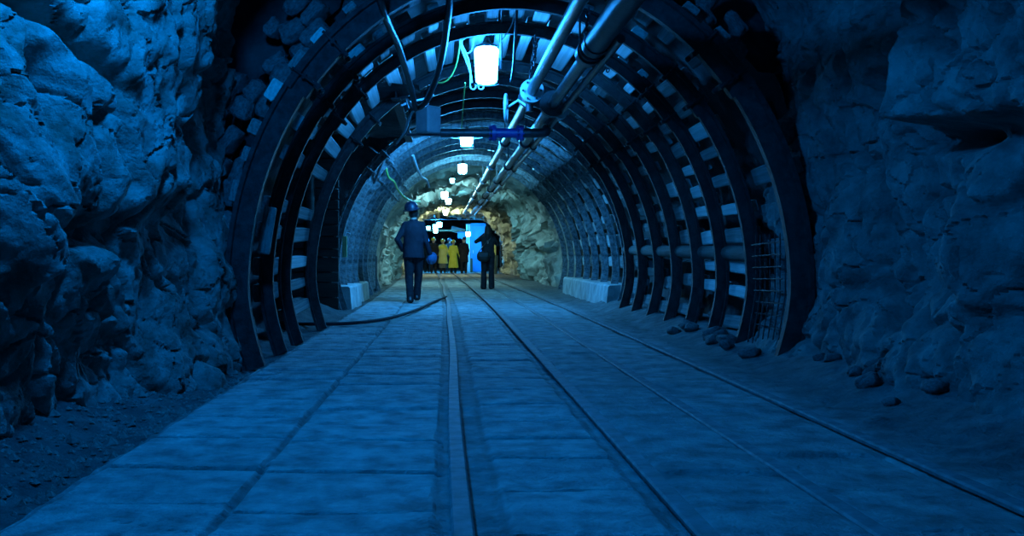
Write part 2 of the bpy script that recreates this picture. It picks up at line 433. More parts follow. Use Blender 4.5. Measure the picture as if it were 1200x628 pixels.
# rock bulkhead round the nearest arch
def bulk(u, r):
    p, n, t = prof(u, r, 8.0)
    return (p.x, 8.0+facet(p.x, 0, p.z, 2.2)*.12+.4*(r-.3), p.z)
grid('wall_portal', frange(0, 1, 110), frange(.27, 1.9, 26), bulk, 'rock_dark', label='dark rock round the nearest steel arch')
# outer rock shell of the arched tunnel (left side open at the side passage)
def shell(u, d, off=.42):
    p, n, t = prof(u, off, d); k = facet(p.x, d, p.z, 1.6)*.08+fr(p.x, d, p.z, 1.3, 3)*.06
    q = p+n*max(-.12, k); return (q.x, q.y, q.z)
u_open = .30
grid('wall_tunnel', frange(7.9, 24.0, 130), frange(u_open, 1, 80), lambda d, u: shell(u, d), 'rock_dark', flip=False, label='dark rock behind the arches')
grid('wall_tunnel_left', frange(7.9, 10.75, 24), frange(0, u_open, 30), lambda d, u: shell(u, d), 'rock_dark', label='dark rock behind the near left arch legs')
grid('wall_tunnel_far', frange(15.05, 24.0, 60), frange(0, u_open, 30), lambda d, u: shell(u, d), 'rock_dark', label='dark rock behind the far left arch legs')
# side passage
zs_ = frange(-.1, 3.2, 20)
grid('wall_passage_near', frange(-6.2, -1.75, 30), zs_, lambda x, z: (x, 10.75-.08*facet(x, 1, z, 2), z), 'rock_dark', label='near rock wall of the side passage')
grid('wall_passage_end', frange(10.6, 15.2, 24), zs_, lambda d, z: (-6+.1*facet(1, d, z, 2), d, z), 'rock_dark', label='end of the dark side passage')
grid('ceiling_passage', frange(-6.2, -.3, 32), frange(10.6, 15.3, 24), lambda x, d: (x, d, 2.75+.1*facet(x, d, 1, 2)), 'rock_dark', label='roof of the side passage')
pk = MB()
z = 0.0
while z < 2.72:
    h = random.uniform(.13, .24)
    pk.box((-3.95, 14.98+random.uniform(-.02,.02), z+h/2), (4.5, .06, h-.018), bev=.008); z += h
for x in (-5.6, -4.4, -3.2, -2.15): pk.tube([(x, 14.9, -.02), (x, 14.9, 3.0)], .08, 10)
o = pk.build('wall_timber', 'plank'); o['kind'] = 'structure'; o['label'] = 'dark plank wall across the side passage'
def bulk2(u, r):
    p, n, t = prof(u, r, 15.12)
    return (p.x, 15.1+facet(p.x, 0, p.z, 2.2)*.08, p.z)
grid('wall_junction', frange(0, .62, 70), frange(.12, 1.5, 20), bulk2, 'rock_dark', label='dark rock round the first of the far arches')
# cavern beyond the arches
def cav(u, d):
    t = math.pi*(1.06-1.12*u)
    kx = 2.32+.30*sst(26.5, 23.6, d)+.12*math.sin(d*.7); kz = 2.35+.30*sst(26.5, 23.6, d)-.08*sst(34, 46, d)
    cx = .62-.06*(d-24)/10
    ce, se = math.cos(t), math.sin(t)
    x = cx+kx*math.copysign(abs(ce)**.8, ce); z = .55+kz*math.copysign(abs(se)**.9, se)
    n = Vector((ce, 0, se)); am = 1+.9*sst(.55, .9, u)*gs(d, 0, 31, 0, 3.5, 9)
    k = facet(x*.9, d*.5, z*.9, 1.1)*.22*am + fr(x, d, z, 1.6, 5)*.14*am - crack(x, d*.7, z, 1.3, .08)*.1
    k -= .55*gs(d, u, 31, .90, 2.2, .16)+.25*gs(d, u, 40, .9, 1.6, .2)
    p = Vector((x, d, z))+n*min(.35, k*(.35+.65*sst(23.6, 27, d)))
    return (p.x, p.y, p.z)
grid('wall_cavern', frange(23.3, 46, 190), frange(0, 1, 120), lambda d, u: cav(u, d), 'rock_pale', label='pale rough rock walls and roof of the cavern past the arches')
# end hall
eh = MB(); eh.box((-.3, 66, 1.9), (12, .2, 4)); eh.box((-4.6, 55.5, 1.9), (.2, 21, 4)); eh.box((4.4, 55.5, 1.9), (.2, 21, 4))
eh.box((-3.5, 46.3, 2), (4.2, .3, 4)); eh.box((4.2, 46.3, 2), (3.0, .3, 4))
o = eh.build('wall_end', 'rock_dark'); o['kind'] = 'structure'
eh = MB(); eh.box((0, 55.7, 3.25), (9.6, 20.4, .2)); o = eh.build('ceiling_hall', 'dark_metal'); o['kind'] = 'structure'
eh = MB(); eh.box((0, 57, -.04), (9.6, 20, .06)); o = eh.build('floor_hall', 'concrete'); o['kind'] = 'structure'

# ================================================================== RAILS
RAILP = [(-.055,-.055),(.055,-.055),(.055,-.045),(.010,-.035),(.010,.008),(.030,.016),(.033,.030),(.026,.038),(-.026,.038),(-.033,.030),(-.030,.016),(-.010,.008),(-.010,-.035),(-.055,-.045)]
def rail(x0, top, label, d0=1.0, d1=60, wig=0, phase=0):
    b = MB(); rs = []; d = d0
    while d < d1:
        x = x0+shift(d)+wig*math.sin(d*.75+phase)*.5
        rs.append([(x+px*1.08, d, top-.038+pz) for px, pz in RAILP]); d += .35 if d < 12 else 1.0
    b.rings(rs); return single(b, 'rail', 'rail', label, 'rail', 'narrow gauge rails')
rail(.058, .030, 'left rail of the left track, running almost straight away down the middle', wig=.022, phase=1.3)
rail(.785, .042, 'right rail of the left track, leaving the frame at the bottom edge')
rail(1.36, .012, 'left rail of the right track, worn nearly flush with the floor')
rail(1.945, .030, 'right rail of the right track, nearest the right rock wall')

# ================================================================== STEEL ARCHES
SEC = [(-.065,.14),(-.065,.112),(-.040,.106),(-.030,.0),(.030,.0),(.040,.106),(.065,.112),(.065,.14),(.046,.14),(.017,.022),(-.017,.022),(-.046,.14)]
def sweep(b, d, u0, u1, off, k, zfoot=None, n=None):
    rs = []; n = n or max(6, int(abs(u1-u0)*90))
    for i in range(n+1):
        u = lerp(u0, u1, i/n); p, nr, t = prof(u, off, d)
        rs.append([p+nr*(r*k)+Vector((0, wv*k, 0)) for wv, r in SEC])
    b.rings(rs)
ORD = ['first','second','third','fourth','fifth','sixth','seventh','eighth','ninth','tenth','eleventh','twelfth','thirteenth','fourteenth','fifteenth','sixteenth']
def arch(i, d, k=1.0, u0=0.0, extra='', sm='steel'):
    lab = '%s steel support arch counted from the camera%s' % (ORD[i], extra)
    t = thing('support_arch', lab, 'arch', (CX, d, 0), 'steel support arches')
    j = random.uniform(-.01,.01)
    if u0 == 0:
        b = MB(); sweep(b, d, 0, .33, .0, k); b.build('leg', sm, t)
    b = MB(); sweep(b, d+.001, max(.26, u0), .74, -.018*k, k*.98); b.build('crown_beam', sm, t)
    b = MB(); sweep(b, d, .67, 1, .0, k); b.build('leg', sm, t)
    for u in (([.275, .315] if u0 == 0 else [])+[.685, .725]):
        p, nr, tg = prof(u, .06*k, d); b = MB()
        rot = Matrix((tg, Vector((0,1,0)), nr)).transposed()
        b.box(p+nr*.0, (.05, .17*k, .03), rot, bev=.006); b.box(p-nr*.09*k, (.045, .15*k, .025), rot, bev=.006)
        for sy in (-1, 1):
            b.tube([p+Vector((0, sy*.076*k, 0))-nr*.13*k, p+Vector((0, sy*.076*k, 0))+nr*.09*k], .012, 8)
            b.tube([p+Vector((0, sy*.076*k, 0))-nr*.125*k, p+Vector((0, sy*.076*k, 0))-nr*.10*k], .022, 6)
        b.build('clamp', sm, t)
    return t
NEAR = [7.4, 8.45, 9.4]; MID = [10.3, 11.25, 12.2, 13.2, 14.1]; MU = [.60, 0, .36, .36, .36]; FAR = [15.2, 16.2, 17.3, 18.4, 19.5, 20.7, 21.9, 23.1]
for i, d in enumerate(NEAR): arch(i, d, 1.25 if i == 0 else .85)
for i, d in enumerate(MID): arch(i+3, d, .85, MU[i], ['; only its right half stands', '', ', without a left leg at the side passage', ', without a left leg at the side passage', ', without a left leg at the side passage'][i])
for i, d in enumerate(FAR): arch(i+8, d, .85, 0, '' if i < 7 else ' at the edge of the pale cavern', 'steel_lit')
# girder that carries the crowns over the side passage
p, nr, tg = prof(.36, .05, 0)
b = MB()
for dz in (-.065, .065): b.box((p.x-.02, 13.1, p.z+dz), (.12, 4.2, .02), bev=.005)
b.box((p.x-.02, 13.1, p.z), (.02, 4.2, .13))
single(b, 'girder', 'steel', 'dark steel girder carrying the arch crowns across the side passage', 'girder')

# ------------------------------------------------------------------ lagging blocks
def block_mesh(i, m):
    b = MB(); random.seed(40+i)
    n = 7; rs = []
    wv, h = .5, .5
    ph = random.random()*9
    for k in range(n):
        y = -.5+k/(n-1); e = .93 if k in (0, n-1) else 1
        ring = []
        for sx, sz in ((-1,-.8),(-.85,-1),(.85,-1),(1,-.8),(1,.8),(.85,1),(-.85,1),(-1,.8)):
            nn = noise.noise(Vector((sx*.7+ph, y*2.2, sz*.7)))*.07
            ring.append((sx*wv*e*(1+nn), y, sz*h*e*(1+nn*1.3)))
        rs.append(ring)
    b.rings(rs); return b.mesh('lagging_block', m)
BM = [block_mesh(i, m) for i, m in enumerate(['lag','lag','lag','lag2','lag2','lag2','lag3','lag3'])]  # random timber tones; bay mixes also put lamplight and dimness into the colour
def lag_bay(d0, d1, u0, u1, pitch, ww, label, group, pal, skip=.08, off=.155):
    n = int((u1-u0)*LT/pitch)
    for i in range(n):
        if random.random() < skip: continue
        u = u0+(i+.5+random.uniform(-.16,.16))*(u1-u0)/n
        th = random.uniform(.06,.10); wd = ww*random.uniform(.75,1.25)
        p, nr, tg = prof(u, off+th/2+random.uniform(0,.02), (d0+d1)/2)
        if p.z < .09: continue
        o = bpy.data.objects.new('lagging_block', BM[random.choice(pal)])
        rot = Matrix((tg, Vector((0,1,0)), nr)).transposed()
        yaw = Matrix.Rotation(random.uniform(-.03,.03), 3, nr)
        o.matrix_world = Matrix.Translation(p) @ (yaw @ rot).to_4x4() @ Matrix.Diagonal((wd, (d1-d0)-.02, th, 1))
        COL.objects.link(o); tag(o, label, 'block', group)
random.seed(21)
def bay(i, j): return 'the %s and %s arches' % (ORD[i], ORD[j])
AD = NEAR+MID+FAR
def lagb(i, j, u0, u1, pitch, ww, look, pal, skip, side='', off=.108):
    lag_bay(AD[i]+.045, AD[j]-.045, u0, u1, pitch, ww, '%s lagging block between %s%s' % (look, bay(i, j), side), 'lagging blocks between %s%s' % (bay(i, j), side), pal, skip, off)
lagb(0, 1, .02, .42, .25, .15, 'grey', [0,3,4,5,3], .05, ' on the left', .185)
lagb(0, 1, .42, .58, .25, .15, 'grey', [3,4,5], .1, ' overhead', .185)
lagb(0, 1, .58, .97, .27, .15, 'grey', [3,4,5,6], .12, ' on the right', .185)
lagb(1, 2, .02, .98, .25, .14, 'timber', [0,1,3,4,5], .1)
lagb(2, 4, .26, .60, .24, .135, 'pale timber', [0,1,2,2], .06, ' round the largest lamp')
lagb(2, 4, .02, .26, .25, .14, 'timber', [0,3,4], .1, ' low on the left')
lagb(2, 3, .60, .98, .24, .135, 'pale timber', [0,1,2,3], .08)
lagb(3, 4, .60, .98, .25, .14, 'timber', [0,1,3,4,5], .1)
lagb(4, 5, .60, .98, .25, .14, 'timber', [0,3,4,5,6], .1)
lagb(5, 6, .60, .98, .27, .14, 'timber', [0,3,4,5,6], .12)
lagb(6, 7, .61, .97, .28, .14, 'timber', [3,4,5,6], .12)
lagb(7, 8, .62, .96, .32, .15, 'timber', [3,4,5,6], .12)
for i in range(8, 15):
    lagb(i, i+1, .07, .93, .34, .19, 'small timber', [0,1,2,3], .05)

# ------------------------------------------------------------------ packing stones round the nearest arch
def stone_mesh(i):
    random.seed(70+i); b = MB(); b.ell((0,0,0), .5, .5, .5, 18, 14); off = Vector((i*3.1, i*1.7, 0))
    def q(v):
        n = v.normalized(); c = Vector([math.copysign(abs(t)**.62, t) for t in n])*.46
        k = 1+noise.noise(n*1.3+off)*.28+noise.noise(n*3.5+off)*.08
        return c*k
    b.sub(q); return b.mesh('packing_stone', 'stone')
SM = [stone_mesh(i) for i in range(7)]
random.seed(33)
def stones(u0, u1, label, group, rows, dens=.24):
    for r_i, off in enumerate(rows):
        n = int((u1-u0)*LT*(1+off*.25)/dens)
        for i in range(n):
            if random.random() < .10: continue
            u = u0+(i+.5+random.uniform(-.25,.25))/n*(u1-u0)
            p, nr, tg = prof(u, off+random.uniform(-.02,.02), 7.72+random.uniform(-.08,.06)+.1*r_i)
            sz = random.uniform(.16,.25)
            if p.z < .1: continue
            o = bpy.data.objects.new('packing_stone', random.choice(SM))
            rot = Matrix((tg, Vector((0,1,0)), nr)).transposed() @ Euler((random.uniform(-.2,.2), random.uniform(-.35,.35), random.uniform(-.2,.2))).to_matrix()
            o.matrix_world = Matrix.Translation(p) @ rot.to_4x4() @ Matrix.Diagonal((sz*random.uniform(.9,1.5), .22, sz*random.uniform(.6,.95), 1))
            COL.objects.link(o); tag(o, label, 'stone', group)
stones(.03, .44, 'rough packing stone stacked between the left rock face and the nearest arch', 'packing stones on the left', [.30, .47, .66])
stones(.60, .97, 'rough packing stone stacked between the right rock face and the nearest arch', 'packing stones on the right', [.32, .52], .36)

# leaning plank and long log behind arches, wire mesh on the right
b = MB(); c = at(313, 270, 7.9); b.box(c, (.10, .05, .40), Euler((0, R(9), 0)).to_matrix(), bev=.008); b.box(c+Vector((.0,-.03,0)), (.02,.02,.39), Euler((0, R(9), 0)).to_matrix(), bev=.004)
single(b, 'plank', 'lag2', 'pale grooved plank standing upright behind the nearest arch on the left', 'plank')
b = MB(); b.tube(spline([(2.80, 8.5, .88), (2.83, 10, .90), (2.80, 12, .92), (2.82, 14.6, .95)], 4), [.075]*13, 12)
single(b, 'log', 'lag3', 'long horizontal round log running behind the right arch legs', 'log')
b = MB()
for k in range(9):
    z = .16+k*.10; b.tube([(2.69+.02*math.sin(z*3), 7.55, z+.02), (2.72+.02*math.sin(z*3+1), 8.3, z)], .006, 5)
for k in range(7):
    d = 7.55+k*.12; b.tube([(2.66, d, .08), (2.735, d, .55), (2.735, d, 1.05)], .006, 5)
single(b, 'wire_mesh', 'steel', 'rusty wire mesh panel behind the nearest arch leg on the right', 'mesh')
random.seed(51)
for k in range(12):                                       # fallen stones at the foot of the right arches
    d = random.uniform(7.6, 10.2); s_ = random.uniform(.07,.17)
    o = bpy.data.objects.new('fallen_stone', random.choice(SM)); x = random.uniform(2.42, 2.62)
    o.matrix_world = Matrix.Translation((x, d, floor_fn(x, d)[0]+s_*.22)) @ Euler((random.random()*.4, random.random()*.4, random.random()*3)).to_matrix().to_4x4() @ Matrix.Diagonal((s_*1.3, s_, s_*.7, 1))
    COL.objects.link(o); tag(o, 'fallen stone lying at the feet of the right arch legs', 'stone', 'fallen stones on the right')
for k in range(9):
    d = random.uniform(4.9, 7.0); s_ = random.uniform(.05,.14)
    o = bpy.data.objects.new('fallen_stone', random.choice(SM)); x = random.uniform(2.5, 2.75)
    o.matrix_world = Matrix.Translation((x, d, floor_fn(x, d)[0]+s_*.2)) @ Euler((random.random()*.4, random.random()*.4, random.random()*3)).to_matrix().to_4x4() @ Matrix.Diagonal((s_*1.3, s_, s_*.7, 1))
    COL.objects.link(o); tag(o, 'loose stone at the foot of the right rock face', 'stone', 'loose stones by the right rock')
# gravel
gb = MB(); random.seed(61)
for k in range(1500):
    d = random.uniform(2.8, 7.2); x = -1.45-abs(random.gauss(.2,.25)); s_ = random.uniform(.006, .022)*(2 if random.random() < .06 else 1)
    z = floor_fn(x, d)[0]; a = random.random()*6
    vs_ = [(x+math.cos(a+t)*s_*random.uniform(.7,1.2), d+math.sin(a+t)*s_*random.uniform(.7,1.2), z) for t in (0,1.3,2.6,3.9,5.1)]
    gb.add(vs_+[(x+random.uniform(-.3,.3)*s_, d, z+s_*random.uniform(.6,1.1))], [[0,1,5],[1,2,5],[2,3,5],[3,4,5],[4,0,5]])
o = gb.build('gravel', 'gravel', smooth=False); tag(o, 'loose gravel on the dirt strip along the left rock face', 'gravel', kind='stuff')

# ------------------------------------------------------------------ concrete kerbs
def kerb(x0, x1, d0, d1, h, label):
    b = MB(); s = 1 if x1 > x0 else -1
    sec = [(x0,-.03),(x0+.03*s,h-.03),(x0+.06*s,h),(x1,h),(x1,-.03)]
    n = 14; rs = []
    for k in range(n+1):
        d = lerp(d0, d1, k/n); rs.append([(x+.012*noise.noise(Vector((x*3,d*4,z*4))), d, z+(.015*noise.noise(Vector((x*5,d*5,2))) if z > 0 else 0)) for x, z in (sec if s > 0 else sec[::-1])])
    b.rings(rs); b.f = [f[::-1] for f in b.f]
    return single(b, 'kerb', 'concrete', label, 'kerb', smooth=True)
kerb(-1.52, -1.95, 15.2, 17.0, .36, 'near concrete kerb block under the left far arches')
kerb(-1.58, -1.95, 17.03, 19.6, .33, 'farther concrete kerb block under the left far arches')
kerb(2.64, 3.1, 15.4, 21.2, .38, 'long concrete kerb under the right far arches')

# ------------------------------------------------------------------ lamps
for li, (px, py, d, wd, colr, st, lab) in enumerate(LAMPS):
    c = at(px, py, d); h = wd*1.35 if li in (0, 1) else wd*.9
    top = c.z+h/2; t = thing('mine_lamp', lab, 'lamp', (c.x, c.y, c.z-h/2), 'mine lamps along the roof')
    em = emis('lamp_glow_%d' % li, colr, st)
    b = MB(); r0, r1 = wd*.43, wd*.50
    b.rings([[(c.x+r*math.cos(a)*(1 if abs(math.cos(a)) < .1 else 1), c.y+r*math.sin(a), z) for a in (math.pi/8+2*math.pi*k/8 for k in range(8))]
             for r, z in ((r0*.75, c.z-h/2), (r0, c.z-h/2+.02), (r1, c.z+h*.42), (r1*.85, c.z+h/2))])
    b.build('lamp_glass', em, t)
    b = MB(); b.tube([(c.x, c.y, top), (c.x, c.y, top+wd*.10), (c.x, c.y, top+wd*.2), (c.x, c.y, top+wd*.42)], [wd*.40, wd*.40, wd*.16, wd*.08], 14)
    if li == 2: b.tube([(c.x, c.y, top-.36*h), (c.x, c.y, top-.34*h), (c.x, c.y, top+.05)], [wd*1.1, wd*1.1, wd*.4], 20, False)  # hood skirt added to keep this lamp's light off the roof above
    hs = b.build('lamp_housing', 'housing', t)
    b = MB()
    for k in range(4):
        a = math.pi/4+k*math.pi/2
        b.tube([(c.x+r1*1.12*math.cos(a), c.y+r1*1.12*math.sin(a), top+.01), (c.x+r0*1.12*math.cos(a), c.y+r0*1.12*math.sin(a), c.z-h/2-.005)], .004 if li != 2 else .012, 6)
    b.tube([(c.x+r0*1.12*math.cos(a), c.y+r0*1.12*math.sin(a), c.z-h/2-.005) for a in (2*math.pi*k/16 for k in range(17))], .004, 6)
    b.build('guard', 'housing', t)
    b = MB(); zt = top+wd*.42
    zz = max(zt+.08, min(3.05, zt+.45)) if li else 3.7
    b.tube([(c.x, c.y, zt-.01), (c.x, c.y, zz)], .008, 6); b.tube([(c.x+.02, c.y, zt-.01)]+[(c.x+.02+.05*math.sin(k), c.y, zt+(zz-zt)*k/4) for k in range(1,5)], .007, 6)
    b.build('hanger', 'rubber', t)

# ------------------------------------------------------------------ pipes
def ring_y(b, x, z, d0, d1, r, n=16): b.tube([(x, d0, z), (x, d1, z)], r, n)
def bolts(b, x, z, d, R0, n=6, r=.012, dl=.05):
    for k in range(n):
        a = 2*math.pi*k/n; b.tube([(x+R0*math.cos(a), d-dl, z+R0*math.sin(a)), (x+R0*math.cos(a), d+dl, z+R0*math.sin(a))], r, 6)
PZ = EYE+1.73
CL = [14.4, 18.2, 21.8, 24.6, 27.5, 31]
def collars(t, x, z, r, ds_):
    for d in ds_:
        b = MB(); ring_y(b, x+shift(d)*.5, z, d-.05, d+.05, r*1.55); b.tube([(x+shift(d)*.5, d, z+r*1.4), (x+shift(d)*.5, d, z+.38)], .012, 6); b.build('collar', 'pipe_dark', t)
def pipe_pts(x, z, d0, d1): return [(x+shift(d)*.5, d, z) for d in frange(d0, d1, 30)]
t = thing('pipe', 'leftmost long steel roof pipe with the pale disc flange', 'pipe', (.91, 9.9, PZ))
b = MB(); b.tube(pipe_pts(.91, PZ, 2.0, 38), .055, 16); b.build('pipe_run', 'pipe', t)
b = MB(); ring_y(b, .91, PZ, 9.86, 9.885, .125, 24); b.build('flange', 'pipe_pale', t)
b = MB(); ring_y(b, .91, PZ, 9.90, 9.925, .125, 24); bolts(b, .91, PZ, 9.895, .095); ring_y(b, .91, PZ, 10.1, 10.3, .085); ring_y(b, .91, PZ, 10.02, 10.06, .11); ring_y(b, .91, PZ, 10.34, 10.38, .11)
b.tube([(.91, 10.2, PZ), (.91, 10.2, PZ-.17)], .04, 10); b.build('valve_body', 'pipe_dark', t)
collars(t, .91, PZ, .055, CL)
t = thing('pipe', 'thickest steel roof pipe, narrowing at a dark coupling, right of the disc flange', 'pipe', (1.23, 8.0, PZ))
b = MB(); b.tube([(1.23, d, PZ) for d in frange(2.0, 8.0, 8)], .098, 20); b.build('wide_run', 'pipe_dark', t)
b = MB(); b.tube(pipe_pts(1.23, PZ, 8.0, 38), .062, 16); b.build('narrow_run', 'pipe', t)
b = MB(); ring_y(b, 1.23, PZ, 7.95, 8.10, .115, 20); b.build('coupling', 'pipe_dark', t)
b = MB(); ring_y(b, 1.23, PZ, 7.6, 7.68, .108, 20); b.build('coupling', 'pipe_dark', t)
b = MB(); ring_y(b, 1.23, PZ, 10.7, 10.74, .15, 24); ring_y(b, 1.23, PZ, 10.77, 10.81, .15, 24); bolts(b, 1.23, PZ, 10.755, .115); b.build('flange', 'pipe_dark', t)
b = MB(); b.tube([(1.23+.12*math.cos(a), 7.75, PZ+.12*math.sin(a)) for a in frange(math.pi, 2*math.pi, 10)], .012, 6)
for s in (-1,1): b.tube([(1.23+.12*s, 7.75, PZ), (1.23+.12*s, 7.75, 3.05)], .010, 6)
b.build('hanger', 'steel', t)
collars(t, 1.23, PZ, .062, CL)
t = thing('pipe', 'thin steel roof pipe running closest to the right arches', 'pipe', (1.345, 8.3, PZ-.07))
b = MB(); b.tube(pipe_pts(1.345, PZ-.07, 7.2, 38), .036, 12); b.build('pipe_run', 'pipe', t)
b = MB(); ring_y(b, 1.345, PZ-.07, 10.9, 10.94, .075); ring_y(b, 1.345, PZ-.07, 10.96, 11.0, .075); b.build('flange', 'pipe_pale', t)
collars(t, 1.345, PZ-.07, .036, CL)
# cross pipe with the blue flanged length
dX, zX = 12.0, 2.43
t = thing('cross_pipe', 'horizontal pipe with a blue flanged length joining the grey box to the roof pipes', 'pipe', (.6, dX, zX-.1))
def hx(b, x0, x1, r, n=16): b.tube([(x0, dX, zX), (x1, dX, zX)], r, n)
b = MB(); hx(b, -.06, .62, .055); hx(b, .97, 1.2, .06); b.tube(spline([(1.2,dX,zX),(1.28,dX,zX+.01),(1.30,dX+.05,zX+.07)],5), .06, 12); b.build('pipe_run', 'pipe_dark', t)
b = MB(); hx(b, .62, .97, .062, 20); b.build('spool', 'blue_paint', t)
for x in (.615, .965):
    b = MB(); hx(b, x-.02, x+.02, .105, 20); b.tube([(x-.05, dX, zX), (x-.045, dX, zX)], .10, 16)
    for k in range(8):
        a = 2*math.pi*k/8+.2; b.tube([(x-.06, dX+.085*math.cos(a), zX+.085*math.sin(a)), (x+.04, dX+.085*math.cos(a), zX+.085*math.sin(a))], .011, 6)
    b.build('flange', 'blue_paint', t)
# valve handle
c = at(593, 127, 10.3); b = MB()
b.tube([c+Vector((.035*math.cos(a)*.6, .12*math.cos(a), .15*math.sin(a))) for a in (2*math.pi*k/20 for k in range(21))], .016, 8)
for k in range(3):
    a = 2*math.pi*k/3+.5; b.tube([c, c+Vector((.021*math.cos(a), .12*math.cos(a), .15*math.sin(a)))], .010, 6)
b.tube([c, Vector((.80, 10.3, PZ-.03)), Vector((.90, 10.2, PZ-.12))], .014, 8)
single(b, 'valve_handwheel', 'pipe_pale', 'pale handwheel standing edge-on left of the disc flange', 'handwheel')
# grey box
c = at(502, 141, dX)
t = thing('junction_box', 'grey steel box set cornerwise, hanging at the left end of the cross pipe', 'box', (c.x, c.y, c.z-.17))
rt = Matrix.Rotation(R(-43), 3, 'Z')
b = MB(); b.box(c, (.235, .235, .345), rt, bev=.012); b.build('box_body', 'boxpaint', t)
b = MB(); b.box(c+rt@Vector((0,-.120,0)), (.20,.012,.31), rt, bev=.004); b.build('box_door', 'boxpaint', t)
b = MB(); b.tube([c+Vector((0,0,.17)), c+Vector((0,0,.62))], .012, 6); b.tube([c+Vector((-.35,0,-.185)), c+Vector((.75,0,-.185))], .018, 8); b.build('bracket', 'pipe_dark', t)

# ------------------------------------------------------------------ hoses and cables
def cable(pix, r, m, name, label, cat='cable', n=8, extra0=None, extra1=None):
    pts = [at(*p) for p in pix]
    if extra0: pts = [Vector(extra0)]+pts
    if extra1: pts = pts+[Vector(extra1)]
    b = MB(); b.tube(spline(pts, 8), r, n); return single(b, name, m, label, cat)
cable([(443,-8,7.1),(455,28,7.7),(466,52,8.3),(475,80,9.0),(482,104,9.5),(487,128,9.9)], .030, 'rubber', 'hose', 'thick shiny black hose hanging down left of the largest lamp', 'hose', 12, (-.75, 5.6, 3.6))
cable([(527,-8,8.0),(523,35,8.6),(517,70,9.1),(508,100,9.5),(497,122,9.8),(484,127,10.0),(476,118,10.1)], .032, 'rubber', 'hose', 'thick matt black hose curving left under the roof, nearer the largest lamp', 'hose', 12, (.0, 6.8, 3.5))
cable([(553,-5,9.35),(550,20,9.65),(543,40,9.85),(539,50,9.95),(545,68,10.05),(551,85,10.05),(553,97,10.05)], .011, 'wire', 'cable', 'pale wire dropping to the hooks beside the largest lamp', n=6, extra0=(.24,8.6,3.35))
cable([(558,-5,9.45),(555,22,9.75),(547,42,9.90),(541,50,9.95),(549,70,10.05),(552,92,10.05)], .010, 'wire', 'cable', 'second pale wire bunched by the hooks left of the largest lamp', n=6, extra0=(.3,8.7,3.35))
cable([(561,20,9.85),(556,40,9.95),(553,58,10.05),(546,62,10.05),(540,52,9.95)], .009, 'wire', 'cable', 'short looping wire between largest lamp and pale wires', n=6)
cable([(539,52,9.95),(535,75,10.15),(528,90,10.25),(518,97,10.35),(508,95,10.45)], .009, 'wire_green', 'cable', 'yellow-green wire curling left under the largest lamp', n=6)
cable([(545,97,9.9),(543,120,10.6),(541,150,11.6)], .008, 'wire_green', 'cable', 'thin dark green wire hanging down towards the cross pipe', n=6)
cable([(607,-6,8.6),(604,40,9.0),(602,75,9.3),(599,96,9.5)], .014, 'pipe', 'hanger_rod', 'thin steel rod hanging from the roof right of the largest lamp', 'rod', 8, (.68,8.5,3.3))
cable([(588,-6,9.0),(587,30,9.4),(587,80,9.9)], .014, 'rubber', 'hanger_rod', 'dark rod hanging just right of the largest lamp', 'rod', 8, (.5,8.9,3.3))
cable([(603,12,9.1),(600,28,9.2),(592,42,9.3),(586,50,9.4)], .006, 'wire', 'cable', 'thin pale wire slung between the two roof rods', n=6)
cable([(476,118,10.0),(481,135,10.0),(479,150,10.2),(470,162,10.5),(455,166,10.9)], .010, 'rubber', 'cable', 'thin black cable looping under the hose ends by the grey box', n=6)
cable([(487,128,9.9),(483,132,9.9),(479,140,9.95),(474,155,10.1),(465,168,10.4)], .013, 'wire', 'cable', 'grey cable trailing down left from the grey box', n=6)
cable([(470,124,10.00),(482,119,10.10),(496,116,10.20),(508,111,10.30)], .012, 'wire', 'cable', 'grey cable tied crosswise at the hose ends', n=6)
cable([(452,195,16.3),(455,207,16.5),(462,213,17),(466,222,18),(474,231,18.6),(484,236,19.5),(492,236,20.2)], .020, 'wire_green', 'cable', 'yellow-green cable sagging along the left side of the far arches', n=6)
cable([(484,182,16.2),(489,197,17),(494,207,18),(500,211,18.6),(503,219,19)], .022, 'wire', 'cable', 'grey conduit bent along the left crown of the far arches', n=8)
cable([(455,165,15.4),(452,178,15.6),(446,195,15.7),(438,215,15.8)], .022, 'rubber', 'cable', 'black cable drooping over the left edge of the far arches', n=6)
def fpt(px, py):
    d = F*EYE/(py-VY); return Vector(((px-VX)/F*d, d, .035))
pts = [fpt(*p) for p in ((338,382.5),(370,383),(410,382),(445,378),(470,372),(492,364),(508,356),(523,350))]
pts[0].x -= .8
b = MB(); b.tube(spline(pts, 8), .022, 8); single(b, 'cable', 'black', 'black cable lying across the floor from the side passage to the rails', 'cable')
# hooks beside the largest lamp
for dx, lab in ((0, 'left steel hook hanging below the pale wires'), (.085, 'right steel hook hanging below the pale wires')):
    c = at(551, 101, 10.05)+Vector((dx,0,0)); b = MB()
    b.tube([c+Vector((-.0,0,.12)), c]+[c+Vector((.03-.03*math.cos(a), 0, -.035*math.sin(a))) for a in frange(.3, math.pi*1.15, 9)], .008, 8)
    single(b, 'hook', 'wire', lab, 'hook')
